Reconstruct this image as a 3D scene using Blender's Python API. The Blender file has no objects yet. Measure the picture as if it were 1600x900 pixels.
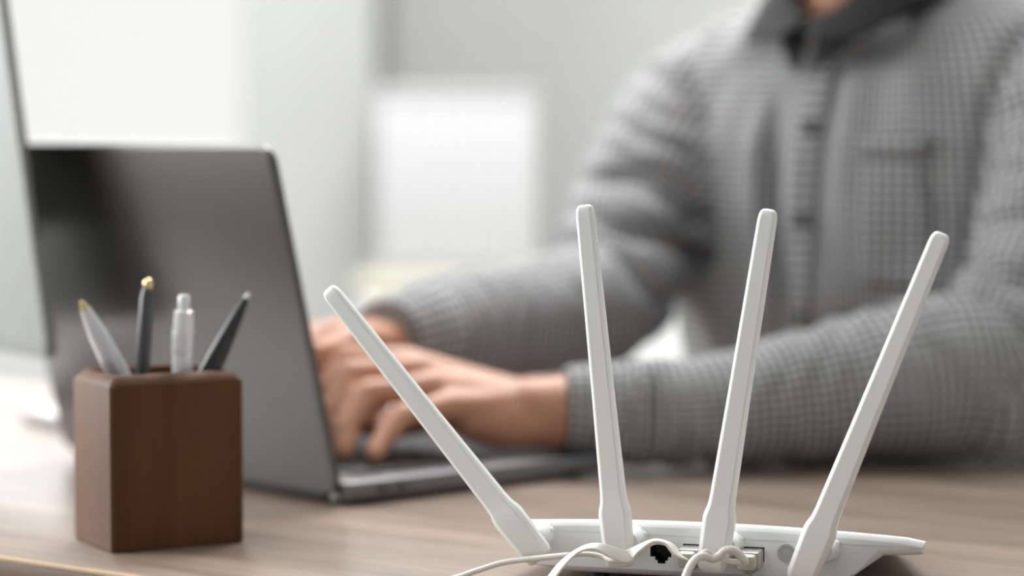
import bpy, bmesh, math, random
import numpy as np
from mathutils import Vector, Matrix
from mathutils.bvhtree import BVHTree
random.seed(3)
PI = math.pi
DZ = 0.75                     # height of the desk top
D = bpy.data
SC = bpy.context.scene
COL = SC.collection

# ---------------------------------------------------------------- camera, world, lights, exposure
cd = D.cameras.new('camera'); cam = D.objects.new('camera', cd); COL.objects.link(cam)
cam.location = (0, 0, DZ + 0.23)
cam.rotation_euler = (PI/2 - math.atan(240/3900), 0, 0)
cd.sensor_width = 36; cd.lens = 36*3900/1600
cd.clip_start = 0.05; cd.clip_end = 100
cd.dof.use_dof = True; cd.dof.focus_distance = 1.262
cd.dof.aperture_fstop = 3.1
SC.camera = cam

w = D.worlds.new('sky'); SC.world = w; w.use_nodes = True
bg = w.node_tree.nodes['Background']
bg.inputs[0].default_value = (0.985, 0.985, 0.98, 1); bg.inputs[1].default_value = 0.555

def area(name, loc, rot, sx, sy, power, col=(1, 1, 1)):
    l = D.lights.new(name, 'AREA'); l.shape = 'RECTANGLE'; l.size = sx; l.size_y = sy
    l.energy = power; l.color = col
    o = D.objects.new(name, l); COL.objects.link(o); o.location = loc; o.rotation_euler = rot
    return o
area('daylight_side_window', (-2.36, 2.3, 1.75), (0, -PI/2, 0), 1.5, 2.6, 66, (0.965, 0.985, 1.0))
area('daylight_rear_window', (-1.85, 4.86, 1.75), (-PI/2, 0, 0), 2.6, 1.5, 14, (0.96, 0.98, 1.0))
area('ceiling_panel_light', (0.2, 2.9, 2.66), (0, 0, 0), 1.2, 1.2, 34, (1.0, 1.0, 1.0))

vs = SC.view_settings
SC.display_settings.display_device = 'sRGB'
vs.view_transform = 'Standard'; vs.look = 'None'; vs.gamma = 1; vs.use_curve_mapping = False
vs.exposure = 0.88
SC.cycles.max_bounces = 8; SC.cycles.diffuse_bounces = 5

# ---------------------------------------------------------------- materials
def mat(name, col, rough=0.5, metal=0.0, spec=0.5, noise=0.0, nscale=20.0, bump=0.0, bscale=200.0, sss=0.0, trans=0.0, coat=0.0):
    m = D.materials.new(name); m.use_nodes = True
    nt = m.node_tree; b = nt.nodes['Principled BSDF']
    b.inputs['Base Color'].default_value = (*col, 1)
    b.inputs['Roughness'].default_value = rough; b.inputs['Metallic'].default_value = metal
    b.inputs['Specular IOR Level'].default_value = spec
    b.inputs['Coat Weight'].default_value = coat
    if sss:
        b.inputs['Subsurface Weight'].default_value = sss
        b.inputs['Subsurface Radius'].default_value = (0.012, 0.005, 0.003)
        b.inputs['Subsurface Scale'].default_value = 1.0
    if trans: b.inputs['Transmission Weight'].default_value = trans
    tc = nt.nodes.new('ShaderNodeTexCoord')
    if noise:
        n = nt.nodes.new('ShaderNodeTexNoise'); n.inputs['Scale'].default_value = nscale; n.inputs['Detail'].default_value = 4
        nt.links.new(tc.outputs['Object'], n.inputs['Vector'])
        mr = nt.nodes.new('ShaderNodeMapRange'); mr.inputs[1].default_value = 0.3; mr.inputs[2].default_value = 0.7
        mr.inputs[3].default_value = 1-noise; mr.inputs[4].default_value = 1+noise
        nt.links.new(n.outputs[0], mr.inputs[0])
        vm = nt.nodes.new('ShaderNodeVectorMath'); vm.operation = 'SCALE'; vm.inputs[0].default_value = col
        nt.links.new(mr.outputs[0], vm.inputs['Scale']); nt.links.new(vm.outputs[0], b.inputs['Base Color'])
    if bump:
        n = nt.nodes.new('ShaderNodeTexNoise'); n.inputs['Scale'].default_value = bscale
        nt.links.new(tc.outputs['Object'], n.inputs['Vector'])
        bp = nt.nodes.new('ShaderNodeBump'); bp.inputs['Strength'].default_value = bump; bp.inputs['Distance'].default_value = 0.001
        nt.links.new(n.outputs[0], bp.inputs['Height']); nt.links.new(bp.outputs[0], b.inputs['Normal'])
    return m

def wood(name, c1, c2, rough, scale=(2, 26, 26), rot=0.0, spec=0.5, fine=0.25):
    m = D.materials.new(name); m.use_nodes = True
    nt = m.node_tree; b = nt.nodes['Principled BSDF']; L = nt.links.new
    tc = nt.nodes.new('ShaderNodeTexCoord'); mp = nt.nodes.new('ShaderNodeMapping')
    mp.inputs['Scale'].default_value = scale; mp.inputs['Rotation'].default_value = (0, 0, rot)
    L(tc.outputs['Object'], mp.inputs[0])
    n = nt.nodes.new('ShaderNodeTexNoise'); n.inputs['Scale'].default_value = 1.0; n.inputs['Detail'].default_value = 6
    n.inputs['Distortion'].default_value = 0.6
    L(mp.outputs[0], n.inputs['Vector'])
    n2 = nt.nodes.new('ShaderNodeTexNoise'); n2.inputs['Scale'].default_value = 7.0; n2.inputs['Detail'].default_value = 3
    L(mp.outputs[0], n2.inputs['Vector'])
    mx = nt.nodes.new('ShaderNodeMix'); mx.inputs[0].default_value = fine
    L(n.outputs[0], mx.inputs[2]); L(n2.outputs[0], mx.inputs[3])
    cr = nt.nodes.new('ShaderNodeValToRGB')
    cr.color_ramp.elements[0].position = 0.34; cr.color_ramp.elements[0].color = (*c1, 1)
    cr.color_ramp.elements[1].position = 0.66; cr.color_ramp.elements[1].color = (*c2, 1)
    L(mx.outputs[0], cr.inputs[0]); L(cr.outputs[0], b.inputs['Base Color'])
    b.inputs['Roughness'].default_value = rough; b.inputs['Specular IOR Level'].default_value = spec
    bp = nt.nodes.new('ShaderNodeBump'); bp.inputs['Strength'].default_value = 0.12; bp.inputs['Distance'].default_value = 0.0005
    L(n2.outputs[0], bp.inputs['Height']); L(bp.outputs[0], b.inputs['Normal'])
    return m

def gingham(name, period=0.0067):
    m = D.materials.new(name); m.use_nodes = True
    nt = m.node_tree; b = nt.nodes['Principled BSDF']; L = nt.links.new
    uv = nt.nodes.new('ShaderNodeUVMap'); uv.uv_map = 'UVMap'
    sp = nt.nodes.new('ShaderNodeSeparateXYZ'); L(uv.outputs[0], sp.inputs[0])
    outs = []
    for k in (0, 1):
        mu = nt.nodes.new('ShaderNodeMath'); mu.operation = 'MULTIPLY'; mu.inputs[1].default_value = 2*PI/period
        L(sp.outputs[k], mu.inputs[0])
        s = nt.nodes.new('ShaderNodeMath'); s.operation = 'SINE'; L(mu.outputs[0], s.inputs[0])
        mr = nt.nodes.new('ShaderNodeMapRange'); mr.inputs[1].default_value = -0.1; mr.inputs[2].default_value = 0.5
        L(s.outputs[0], mr.inputs[0]); outs.append(mr)
    ad = nt.nodes.new('ShaderNodeMath'); ad.operation = 'ADD'
    L(outs[0].outputs[0], ad.inputs[0]); L(outs[1].outputs[0], ad.inputs[1])
    h = nt.nodes.new('ShaderNodeMath'); h.operation = 'MULTIPLY'; h.inputs[1].default_value = 0.5; L(ad.outputs[0], h.inputs[0])
    cr = nt.nodes.new('ShaderNodeValToRGB')
    cr.color_ramp.elements[0].color = (0.57, 0.575, 0.58, 1); cr.color_ramp.elements[1].color = (0.03, 0.031, 0.034, 1)
    e = cr.color_ramp.elements.new(0.5); e.color = (0.22, 0.222, 0.227, 1)
    L(h.outputs[0], cr.inputs[0]); L(cr.outputs[0], b.inputs['Base Color'])
    b.inputs['Roughness'].default_value = 0.85; b.inputs['Specular IOR Level'].default_value = 0.2
    b.inputs['Sheen Weight'].default_value = 0.0
    return m

M = dict(
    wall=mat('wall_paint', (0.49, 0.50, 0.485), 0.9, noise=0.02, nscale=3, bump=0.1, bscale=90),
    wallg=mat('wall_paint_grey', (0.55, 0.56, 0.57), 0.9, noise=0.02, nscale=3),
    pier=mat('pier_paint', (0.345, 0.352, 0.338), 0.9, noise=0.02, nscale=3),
    ceil=mat('ceiling_paint', (0.85, 0.85, 0.84), 0.9, noise=0.02, nscale=3),
    floor=wood('floor_oak', (0.30, 0.27, 0.24), (0.40, 0.36, 0.32), 0.45, (1.5, 14, 14)),
    frame=mat('window_paint', (0.85, 0.86, 0.86), 0.4, noise=0.01),
    desk=wood('desk_walnut', (0.155, 0.112, 0.085), (0.34, 0.262, 0.208), 0.33, (2.2, 17, 17), 0.0, 0.5),
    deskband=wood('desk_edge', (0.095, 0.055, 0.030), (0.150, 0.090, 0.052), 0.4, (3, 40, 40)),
    deskhighlight=wood('desk_edge_highlight', (0.46, 0.32, 0.19), (0.58, 0.42, 0.27), 0.45, (3, 40, 40)),  # lighter tan: the highlight of the desk's top edge, put into the colour
    legm=mat('desk_leg_metal', (0.05, 0.05, 0.05), 0.45, 0.6, noise=0.03),
    router=mat('router_plastic', (0.83, 0.85, 0.845), 0.33, noise=0.012, nscale=8, bump=0.03, bscale=900),
    antenna=mat('antenna_plastic', (0.86, 0.87, 0.84), 0.30, noise=0.012, nscale=8),
    black=mat('port_black', (0.012, 0.012, 0.012), 0.5, noise=0.05),
    contact=mat('port_gold', (0.6, 0.45, 0.2), 0.35, 1.0, noise=0.03),
    jack=mat('jack_grey', (0.45, 0.45, 0.44), 0.4, noise=0.02),
    cablew=mat('cable_white', (0.80, 0.78, 0.72), 0.45, noise=0.03, nscale=60),
    plug=mat('plug_clear', (0.60, 0.57, 0.52), 0.25, noise=0.03, nscale=60, trans=0.35),
    boot=mat('plug_boot', (0.50, 0.49, 0.44), 0.45, noise=0.03, nscale=60),
    cup=wood('cup_wood', (0.070, 0.026, 0.007), (0.120, 0.046, 0.012), 0.55, (30, 30, 4), 0.0, 0.25, 0.2),
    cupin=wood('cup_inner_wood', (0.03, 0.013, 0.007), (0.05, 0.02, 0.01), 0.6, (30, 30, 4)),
    silver=mat('pen_silver', (0.72, 0.72, 0.74), 0.3, 0.35, noise=0.02),
    gold=mat('pen_gold', (0.75, 0.6, 0.32), 0.28, 1.0, noise=0.02),
    pblack=mat('pen_black', (0.015, 0.015, 0.017), 0.3, noise=0.05),
    pgrey=mat('pen_dark_grey', (0.06, 0.06, 0.065), 0.3, noise=0.05),
    pwhite=mat('pen_pearl', (0.78, 0.78, 0.79), 0.25, 0.2, noise=0.02),
    lap=mat('laptop_grey', (0.125, 0.120, 0.115), 0.30, 0.85, noise=0.02, nscale=5, bump=0.02, bscale=1500),
    lapbase=mat('laptop_base_grey', (0.20, 0.20, 0.205), 0.36, 0.85, noise=0.02),
    screen=mat('black_glass', (0.006, 0.006, 0.007), 0.06, noise=0.05),
    key=mat('key_black', (0.02, 0.02, 0.022), 0.5, noise=0.05),
    hinge=mat('hinge_black', (0.012, 0.012, 0.012), 0.5, noise=0.05),
    imac=mat('monitor_silver', (0.36, 0.38, 0.37), 0.6, 0.2, noise=0.015, nscale=5),
    imacfoot=mat('monitor_foot', (0.80, 0.80, 0.80), 0.35, 0.5, noise=0.015, nscale=5),
    skin=mat('skin', (0.53, 0.265, 0.165), 0.5, noise=0.10, nscale=28, sss=0.12, bump=0.15, bscale=400),
    shirt=gingham('shirt_check'),
    collar=mat('collar_dark', (0.035, 0.036, 0.038), 0.85, spec=0.2, noise=0.15, nscale=160),
    button=mat('button_dark', (0.02, 0.02, 0.02), 0.35, noise=0.05),
    hair=mat('hair_dark', (0.03, 0.02, 0.014), 0.55, noise=0.3, nscale=70, bump=0.6, bscale=260),
    jeans=mat('trouser_cloth', (0.03, 0.035, 0.05), 0.9, noise=0.15, nscale=120),
    shoe=mat('shoe_leather', (0.03, 0.02, 0.015), 0.4, noise=0.1),
    eye=mat('eye_white', (0.75, 0.73, 0.7), 0.2, noise=0.02),
    iris=mat('iris_brown', (0.05, 0.025, 0.012), 0.2, noise=0.1),
    cabinet=mat('cabinet_white', (0.66, 0.67, 0.67), 0.5, noise=0.01),
    cabtop=wood('cabinet_top_wood', (0.40, 0.385, 0.31), (0.49, 0.475, 0.39), 0.5, (2, 22, 22)),
    box=mat('box_white', (0.44, 0.44, 0.455), 0.6, noise=0.01),
    lamp=mat('lamp_frame', (0.8, 0.8, 0.8), 0.4, noise=0.01),
    chair=mat('chair_fabric', (0.05, 0.05, 0.055), 0.85, noise=0.15, nscale=150),
)
def glass_mat():
    m = D.materials.new('window_glass'); m.use_nodes = True; nt = m.node_tree
    for n in list(nt.nodes): nt.nodes.remove(n)
    o = nt.nodes.new('ShaderNodeOutputMaterial'); t = nt.nodes.new('ShaderNodeBsdfTransparent'); g = nt.nodes.new('ShaderNodeBsdfGlossy')
    g.inputs['Roughness'].default_value = 0.02; t.inputs[0].default_value = (0.98, 0.98, 0.975, 1)
    f = nt.nodes.new('ShaderNodeFresnel'); f.inputs[0].default_value = 1.45
    x = nt.nodes.new('ShaderNodeMixShader'); nt.links.new(f.outputs[0], x.inputs[0]); nt.links.new(t.outputs[0], x.inputs[1])
    nt.links.new(g.outputs[0], x.inputs[2]); nt.links.new(x.outputs[0], o.inputs[0])
    return m
M['glass'] = glass_mat()
def emis(name, col, s):
    m = D.materials.new(name); m.use_nodes = True; b = m.node_tree.nodes['Principled BSDF']
    b.inputs['Emission Color'].default_value = (*col, 1); b.inputs['Emission Strength'].default_value = s
    return m
M['diffuser'] = emis('lamp_diffuser', (1, 0.98, 0.95), 3.0)

# ---------------------------------------------------------------- helpers
def link(name, me, m, parent=None, smooth=True, auto=None):
    o = D.objects.new(name, me); COL.objects.link(o)
    if m is not None and not me.materials: me.materials.append(m)
    if parent: o.parent = parent
    if smooth:
        me.polygons.foreach_set('use_smooth', [True]*len(me.polygons))
        if auto is not None: me.set_sharp_from_angle(angle=auto)
    return o
def from_bm(name, bm, m, parent=None, smooth=True, auto=math.radians(35)):
    bmesh.ops.recalc_face_normals(bm, faces=bm.faces)
    me = D.meshes.new(name); bm.to_mesh(me); bm.free()
    return link(name, me, m, parent, smooth, auto)
def box_bm(x0, x1, y0, y1, z0, z1, bev=0.0, seg=2, bm=None):
    b = bmesh.new()
    bmesh.ops.create_cube(b, size=1, matrix=Matrix.Translation(((x0+x1)/2, (y0+y1)/2, (z0+z1)/2)) @ Matrix.Diagonal((x1-x0, y1-y0, z1-z0, 1)))
    if bev: bmesh.ops.bevel(b, geom=b.edges[:], offset=bev, segments=seg, profile=0.5, affect='EDGES')
    if bm is None: return b
    me = D.meshes.new('t'); b.to_mesh(me); b.free(); bm.from_mesh(me); D.meshes.remove(me); return bm
def box(name, x0, x1, y0, y1, z0, z1, m, parent=None, bev=0.0, seg=2):
    return from_bm(name, box_bm(x0, x1, y0, y1, z0, z1, bev, seg), m, parent)
def prism(name, poly, z0, z1, m, parent=None, bev=0.0, seg=2, mtx=None):
    b = bmesh.new(); vb = [b.verts.new((x, y, z0)) for x, y in poly]
    f = b.faces.new(vb); r = bmesh.ops.extrude_face_region(b, geom=[f])
    for v in r['geom']:
        if isinstance(v, bmesh.types.BMVert): v.co.z = z1
    bmesh.ops.recalc_face_normals(b, faces=b.faces)
    if bev: bmesh.ops.bevel(b, geom=b.edges[:], offset=bev, segments=seg, profile=0.5, affect='EDGES')
    if mtx is not None: b.transform(mtx)
    return from_bm(name, b, m, parent)
def rrect(x0, x1, y0, y1, r, n=6):
    P = []
    for cx, cy, a0 in ((x1-r, y0+r, -PI/2), (x1-r, y1-r, 0), (x0+r, y1-r, PI/2), (x0+r, y0+r, PI)):
        for k in range(n+1):
            a = a0 + PI/2*k/n; P.append((cx+r*math.cos(a), cy+r*math.sin(a)))
    return P
def tag(o, label=None, cat=None, group=None, kind=None):
    for k, v in (('label', label), ('category', cat), ('group', group), ('kind', kind)):
        if v: o[k] = v
    return o
def thing(name, label, cat, loc=(0, 0, 0), rz=0, group=None):
    o = D.objects.new(name, None); COL.objects.link(o); o.location = loc; o.rotation_euler = (0, 0, rz)
    o.empty_display_size = 0.05
    return tag(o, label, cat, group)
def catmull(P, n=8):
    P = [np.array(p, float) for p in P]; out = []
    Q = [2*P[0]-P[1]] + P + [2*P[-1]-P[-2]]
    for i in range(1, len(Q)-2):
        for k in range(n):
            t = k/n; a, b, c, d = Q[i-1], Q[i], Q[i+1], Q[i+2]
            out.append(0.5*((2*b)+(-a+c)*t+(2*a-5*b+4*c-d)*t*t+(-a+3*b-3*c+d)*t**3))
    out.append(P[-1]); return out
def sweep(path, section, cap=True):
    """path: list of (pos, xdir) ; section(i) -> list of 2D pts in (xdir, tangent x xdir)."""
    b = bmesh.new(); rings = []
    n = len(path)
    for i, (p, xd) in enumerate(path):
        t = (path[min(i+1, n-1)][0]-path[max(i-1, 0)][0]); t = t/np.linalg.norm(t)
        xd = xd - t*np.dot(xd, t); xd = xd/np.linalg.norm(xd); yd = np.cross(t, xd)
        rings.append([b.verts.new(tuple(p+xd*a+yd*c)) for a, c in section(i)])
    for i in range(n-1):
        A, B = rings[i], rings[i+1]; k = len(A)
        for j in range(k): b.faces.new((A[j], A[(j+1) % k], B[(j+1) % k], B[j]))
    if cap: b.faces.new(rings[0][::-1]); b.faces.new(rings[-1])
    return b
def tube(name, P, r, m, parent=None, n=12, sub=8, taper=None):
    C = catmull(P, sub)
    xd = np.array([0.01, 0.02, 1.0]); path = []
    for i, p in enumerate(C):
        t = C[min(i+1, len(C)-1)]-C[max(i-1, 0)]; t = t/np.linalg.norm(t)
        xd = xd-t*np.dot(xd, t)
        if np.linalg.norm(xd) < 1e-3: xd = np.cross(t, [1, 0, 0.3])
        xd = xd/np.linalg.norm(xd); path.append((p, xd.copy()))
    rr = r if callable(r) else (lambda i: r)
    return from_bm(name, sweep(path, lambda i: [(rr(i/len(C))*math.cos(2*PI*k/n), rr(i/len(C))*math.sin(2*PI*k/n)) for k in range(n)]), m, parent)
def lathe(name, prof, m, parent=None, n=20, mtx=None, auto=math.radians(35)):
    b = bmesh.new(); R = []
    for r, z in prof: R.append([b.verts.new((max(r, 1e-5)*math.cos(2*PI*k/n), max(r, 1e-5)*math.sin(2*PI*k/n), z)) for k in range(n)])
    for i in range(len(R)-1):
        for k in range(n): b.faces.new((R[i][k], R[i][(k+1) % n], R[i+1][(k+1) % n], R[i+1][k]))
    b.faces.new(R[0][::-1]); b.faces.new(R[-1])
    bmesh.ops.remove_doubles(b, verts=b.verts, dist=1e-6)
    if mtx is not None: b.transform(mtx)
    return from_bm(name, b, m, parent, True, auto)
def axis_mtx(p, q):
    p, q = Vector(p), Vector(q); z = (q-p).normalized()
    return Matrix.Translation(p) @ z.to_track_quat('Z', 'Y').to_matrix().to_4x4()

# ---------------------------------------------------------------- the room
def wall_with_hole(name, axis, pos, t, a0, a1, h0, h1, z0, z1, m):
    """wall slab on x or y = pos..pos+t, from a0..a1, with an opening h0..h1 x z0..z1"""
    bm = bmesh.new()
    for (A, B, Z0, Z1) in ((a0, h0, 0, 2.7), (h1, a1, 0, 2.7), (h0, h1, 0, z0), (h0, h1, z1, 2.7)):
        if axis == 'y': box_bm(A, B, pos, pos+t, Z0, Z1, bm=bm)
        else: box_bm(pos, pos+t, A, B, Z0, Z1, bm=bm)
    return tag(from_bm(name, bm, m, None, False, None), kind='structure')
XL, XR, YB, YF = -2.4, 2.8, 4.9, -1.6
tag(box('floor', XL-.2, XR+.2, YF-.2, YB+.2, -0.1, 0, M['floor']), kind='structure')
tag(box('ceiling', XL-.2, XR+.2, YF-.2, YB+.2, 2.7, 2.8, M['ceil']), kind='structure')
wall_with_hole('wall_back', 'y', YB, 0.15, XL-.15, XR+.15, -2.15, -0.487, 0.9, 2.4, M['wall'])
wall_with_hole('wall_left', 'x', XL-0.15, 0.15, YF, YB, 0.9, 3.7, 0.9, 2.4, M['wall'])
tag(box('wall_right', XR, XR+.15, YF, YB, 0, 2.7, M['wallg']), kind='structure')
tag(box('wall_front', XL-.15, XR+.15, YF-.15, YF, 0, 2.7, M['wallg']), kind='structure')
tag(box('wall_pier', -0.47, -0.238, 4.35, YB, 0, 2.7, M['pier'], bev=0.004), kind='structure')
tag(box('baseboard_back', -0.2, XR, YB-0.015, YB, 0, 0.1, M['frame'], bev=0.003), kind='structure')
def window(name, axis, pos, a0, a1, z0, z1, mull):
    bm = bmesh.new(); f = 0.05
    def bx(A, B, Z0, Z1, bm):
        if axis == 'y': box_bm(A, B, pos, pos+0.07, Z0, Z1, bm=bm)
        else: box_bm(pos, pos+0.07, A, B, Z0, Z1, bm=bm)
    bx(a0, a1, z0, z0+f, bm); bx(a0, a1, z1-f, z1, bm); bx(a0, a0+f, z0, z1, bm); bx(a1-f*0.4, a1, z0, z1, bm)
    for k in mull: bx(k-f/2, k+f/2, z0, z1, bm)
    o = tag(from_bm(name, bm, M['frame'], None, False, None), kind='structure')
    if axis == 'y': box('pane', a0+.01, a1-.01, pos+.03, pos+.036, z0+.01, z1-.01, M['glass'], o)
    else: box('pane', pos+.03, pos+.036, a0+.01, a1-.01, z0+.01, z1-.01, M['glass'], o)
    return o
window('window_1', 'y', YB+0.04, -2.15, -0.487, 0.9, 2.4, [-1.4])
window('window_2', 'x', XL-0.11, 0.9, 3.7, 0.9, 2.4, [1.8, 2.8])
for y in (2.9, 0.0):
    p = tag(box('ceiling_lamp', -0.42, 0.82, y-0.62, y+0.62, 2.672, 2.7, M['lamp'], bev=0.004),
            'square white ceiling lamp above the %s' % ('desk' if y > 1 else 'camera side of the room'), 'lamp', 'square ceiling lamps')
    box('diffuser', -0.4, 0.8, y-0.6, y+0.6, 2.668, 2.671, M['diffuser'] if y > 1 else M['frame'], p)

# far cabinet with ribbed white box
cb = thing('low_cabinet', 'blurred white cabinet with pale wooden top standing against the far wall', 'cabinet', (0, 4.2, 0))
box('body', -0.235, 1.5, -0.29, 0.3, 0.06, 0.728, M['cabinet'], cb, bev=0.003)
box('top_board', -0.245, 1.51, -0.31, 0.3, 0.728, 0.753, M['cabtop'], cb, bev=0.003)
box('plinth', -0.22, 1.48, -0.27, 0.29, 0, 0.06, M['cabinet'], cb)
for k in range(3):
    d = box('door', -0.23+k*0.578, -0.23+k*0.578+0.57, -0.308, -0.29, 0.07, 0.72, M['cabinet'], cb, bev=0.002)
    box('handle', 0.29+k*0.578, 0.30+k*0.578, -0.325, -0.308, 0.55, 0.68, M['silver'], d, bev=0.002)
wb = thing('storage_box', 'blurred white ribbed box standing on the far cabinet', 'box', (-0.09, 4.12, 0.753))
box('body', -0.128, 0.128, 0.004, 0.2, 0, 0.292, M['box'], wb, bev=0.006)
for k in range(5):
    box('rib', -0.13+k*0.0525, -0.13+k*0.0525+0.047, -0.004, 0.006, 0.006, 0.285, M['box'], wb, bev=0.003)
box('lid', -0.134, 0.134, -0.008, 0.204, 0.286, 0.302, M['box'], wb, bev=0.004)

# ---------------------------------------------------------------- desk
ea = math.atan2(-0.592, 0.806)
dk = thing('desk', 'walnut-toned wooden desk carrying the laptop, router and pen cup', 'desk', (-0.2802, 1.3542, 0), ea)
DW0, DW1, DD = -0.75, 1.25, 0.665
box('desktop', DW0, DW1, 0.0012, DD, DZ-0.028, DZ, M['desk'], dk, bev=0.0012)
tag(box('edge_highlight', DW0, DW1, -0.0022, 0.0014, DZ-0.0026, DZ+0.0001, M['deskhighlight'], dk, bev=0.0007), 'thin light tan strip painting the highlight along the desk edge')  # added strip, coloured as the light caught by the desktop's bevel
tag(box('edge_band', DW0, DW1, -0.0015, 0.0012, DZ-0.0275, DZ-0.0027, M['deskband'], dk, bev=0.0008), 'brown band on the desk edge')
for x in (DW0+0.06, DW1-0.06):
    for y in (0.06, DD-0.06):
        box('leg', x-0.02, x+0.02, y-0.02, y+0.02, 0, DZ-0.028, M['legm'], dk, bev=0.002)
box('rail', DW0+0.08, DW1-0.08, DD-0.07, DD-0.05, DZ-0.07, DZ-0.028, M['legm'], dk)

# ---------------------------------------------------------------- router
ra = math.radians(-16.7)
rt = thing('wifi_router', 'white router with four upright antennas seen from its port side', 'router', (0.1, 1.262, DZ), ra)
def top_z(u, v): return 0.0328 - 0.0036*(u/0.11)**2 - 0.176*v - 0.35*max(v-0.06, 0)**2
def sec(v, inset):
    w = 0.1105 - 0.17*v - 0.35*max(v-0.06, 0)**1.3 - inset*0.6
    d = inset
    pts = []
    N = 24
    for k in range(N+1):
        u = w - 2*w*k/N
        e = min(1, (w-abs(u))/0.003); rnd = 0.0010*(1-e)**2
        pts.append((u, top_z(u, v)-d-rnd))
    zm = top_z(w, v)-0.0080*(1-v/0.17); z2 = min(0.0105, zm-0.002); z3 = min(0.0032, z2-0.001)
    for (uu, zz) in ((-w+0.001, zm+d), (-w+0.0035, max(zm-0.004, z2)), (-w+0.015, min(z2, 0.0066)), (-w+0.033, z3+d)): pts.append((uu, zz))
    for (uu, zz) in ((w-0.041, z3+d), (w-0.033, z2), (w-0.021, zm-0.0014+d), (w-0.001, zm+d)): pts.append((uu, zz))
    return pts
b = bmesh.new(); R = []
for v, ins in ((0, 0.0036), (0.0008, 0.0021), (0.0024, 0.0007), (0.0050, 0), (0.02, 0), (0.04, 0), (0.06, 0), (0.075, 0), (0.09, 0), (0.105, 0), (0.12, 0.0), (0.128, 0.001), (0.131, 0.004)):
    R.append([b.verts.new((u, v, z)) for u, z in sec(v, ins)])
for i in range(len(R)-1):
    k = len(R[0])
    for j in range(k): b.faces.new((R[i][j], R[i][(j+1) % k], R[i+1][(j+1) % k], R[i+1][j]))
b.faces.new(R[0][::-1]); b.faces.new(R[-1])
body = from_bm('body', b, M['router'], rt, True, math.radians(28))
PORTS = [(-0.0248, 'l'), (-0.0075, 'l'), (0.0235, 'l')]
def port_poly(cx, s=1.0):
    w, h, z0 = 0.0056*s, 0.0052*s, 0.0160
    return [(cx-w, z0-h*0.45), (cx-w*0.55, z0-h*0.45), (cx-w*0.55, z0-h*0.8), (cx-w*0.3, z0-h*0.8), (cx-w*0.3, z0-h*1.1), (cx+w*0.45, z0-h*1.1),
            (cx+w*0.45, z0-h*0.8), (cx+w*0.7, z0-h*0.8), (cx+w*0.7, z0-h*0.45), (cx+w, z0-h*0.45), (cx+w, z0+h), (cx-w, z0+h)]
def xz_prism(bm, poly, y0, y1, cap0=True):
    A = [bm.verts.new((x, y0, z)) for x, z in poly]; B = [bm.verts.new((x, y1, z)) for x, z in poly]
    for i in range(len(poly)):
        j = (i+1) % len(poly); bm.faces.new((A[i], A[j], B[j], B[i]))
    if cap0: bm.faces.new(A[::-1])
    bm.faces.new(B)
cut = bmesh.new()
for cx, _ in PORTS: xz_prism(cut, port_poly(cx), -0.01, 0.013)
xz_prism(cut, [(0.0405+0.0046*math.cos(2*PI*k/20), 0.0190+0.0046*math.sin(2*PI*k/20)) for k in range(20)], -0.01, 0.009)
bmesh.ops.recalc_face_normals(cut, faces=cut.faces)
cme = D.meshes.new('cut'); cut.to_mesh(cme); cut.free()
co = D.objects.new('cut', cme); COL.objects.link(co); co.parent = rt
md = body.modifiers.new('b', 'BOOLEAN'); md.object = co; md.operation = 'DIFFERENCE'; md.solver = 'EXACT'
bpy.context.view_layer.update()
dg = bpy.context.evaluated_depsgraph_get()
nm = D.meshes.new_from_object(body.evaluated_get(dg)); body.modifiers.clear(); body.data = nm
nm.set_sharp_from_angle(angle=math.radians(28))
D.objects.remove(co)
for cx, _ in PORTS:
    bm = bmesh.new(); xz_prism(bm, port_poly(cx, 0.985), 0.0006, 0.0125, cap0=False)
    me = D.meshes.new('port'); bm.to_mesh(me); bm.free()
    p = link('port', me, M['black'], rt, False); tag(p, 'black stepped network socket')
    bm = bmesh.new()
    for k in range(8): box_bm(cx-0.0036+k*0.001, cx-0.0031+k*0.001, 0.003, 0.012, 0.0196, 0.0200, bm=bm)
    from_bm('contacts', bm, M['contact'], p)
jk = lathe('power_jack', [(0.0045, 0), (0.0045, -0.0008), (0.0036, -0.0008), (0.0034, 0.0085), (0.0001, 0.0085)], M['jack'], rt, 24,
      Matrix.Translation((0.0405, 0, 0.0190)) @ Matrix.Rotation(-PI/2, 4, 'X'))
lathe('pin', [(0.0001, 0.008), (0.0009, 0.008), (0.0009, 0.0008), (0.0003, 0.0002), (0.0001, 0.0002)], M['silver'], jk, 12,
      Matrix.Translation((0.0405, 0, 0.0190)) @ Matrix.Rotation(-PI/2, 4, 'X'))
for x in (-0.06, 0.06):
    for y in (0.012, 0.11): lathe('foot', [(0.0001, 0), (0.005, 0), (0.005, 0.004), (0.0001, 0.004)], M['hinge'], rt, 14, Matrix.Translation((x, y, 0)))
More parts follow.
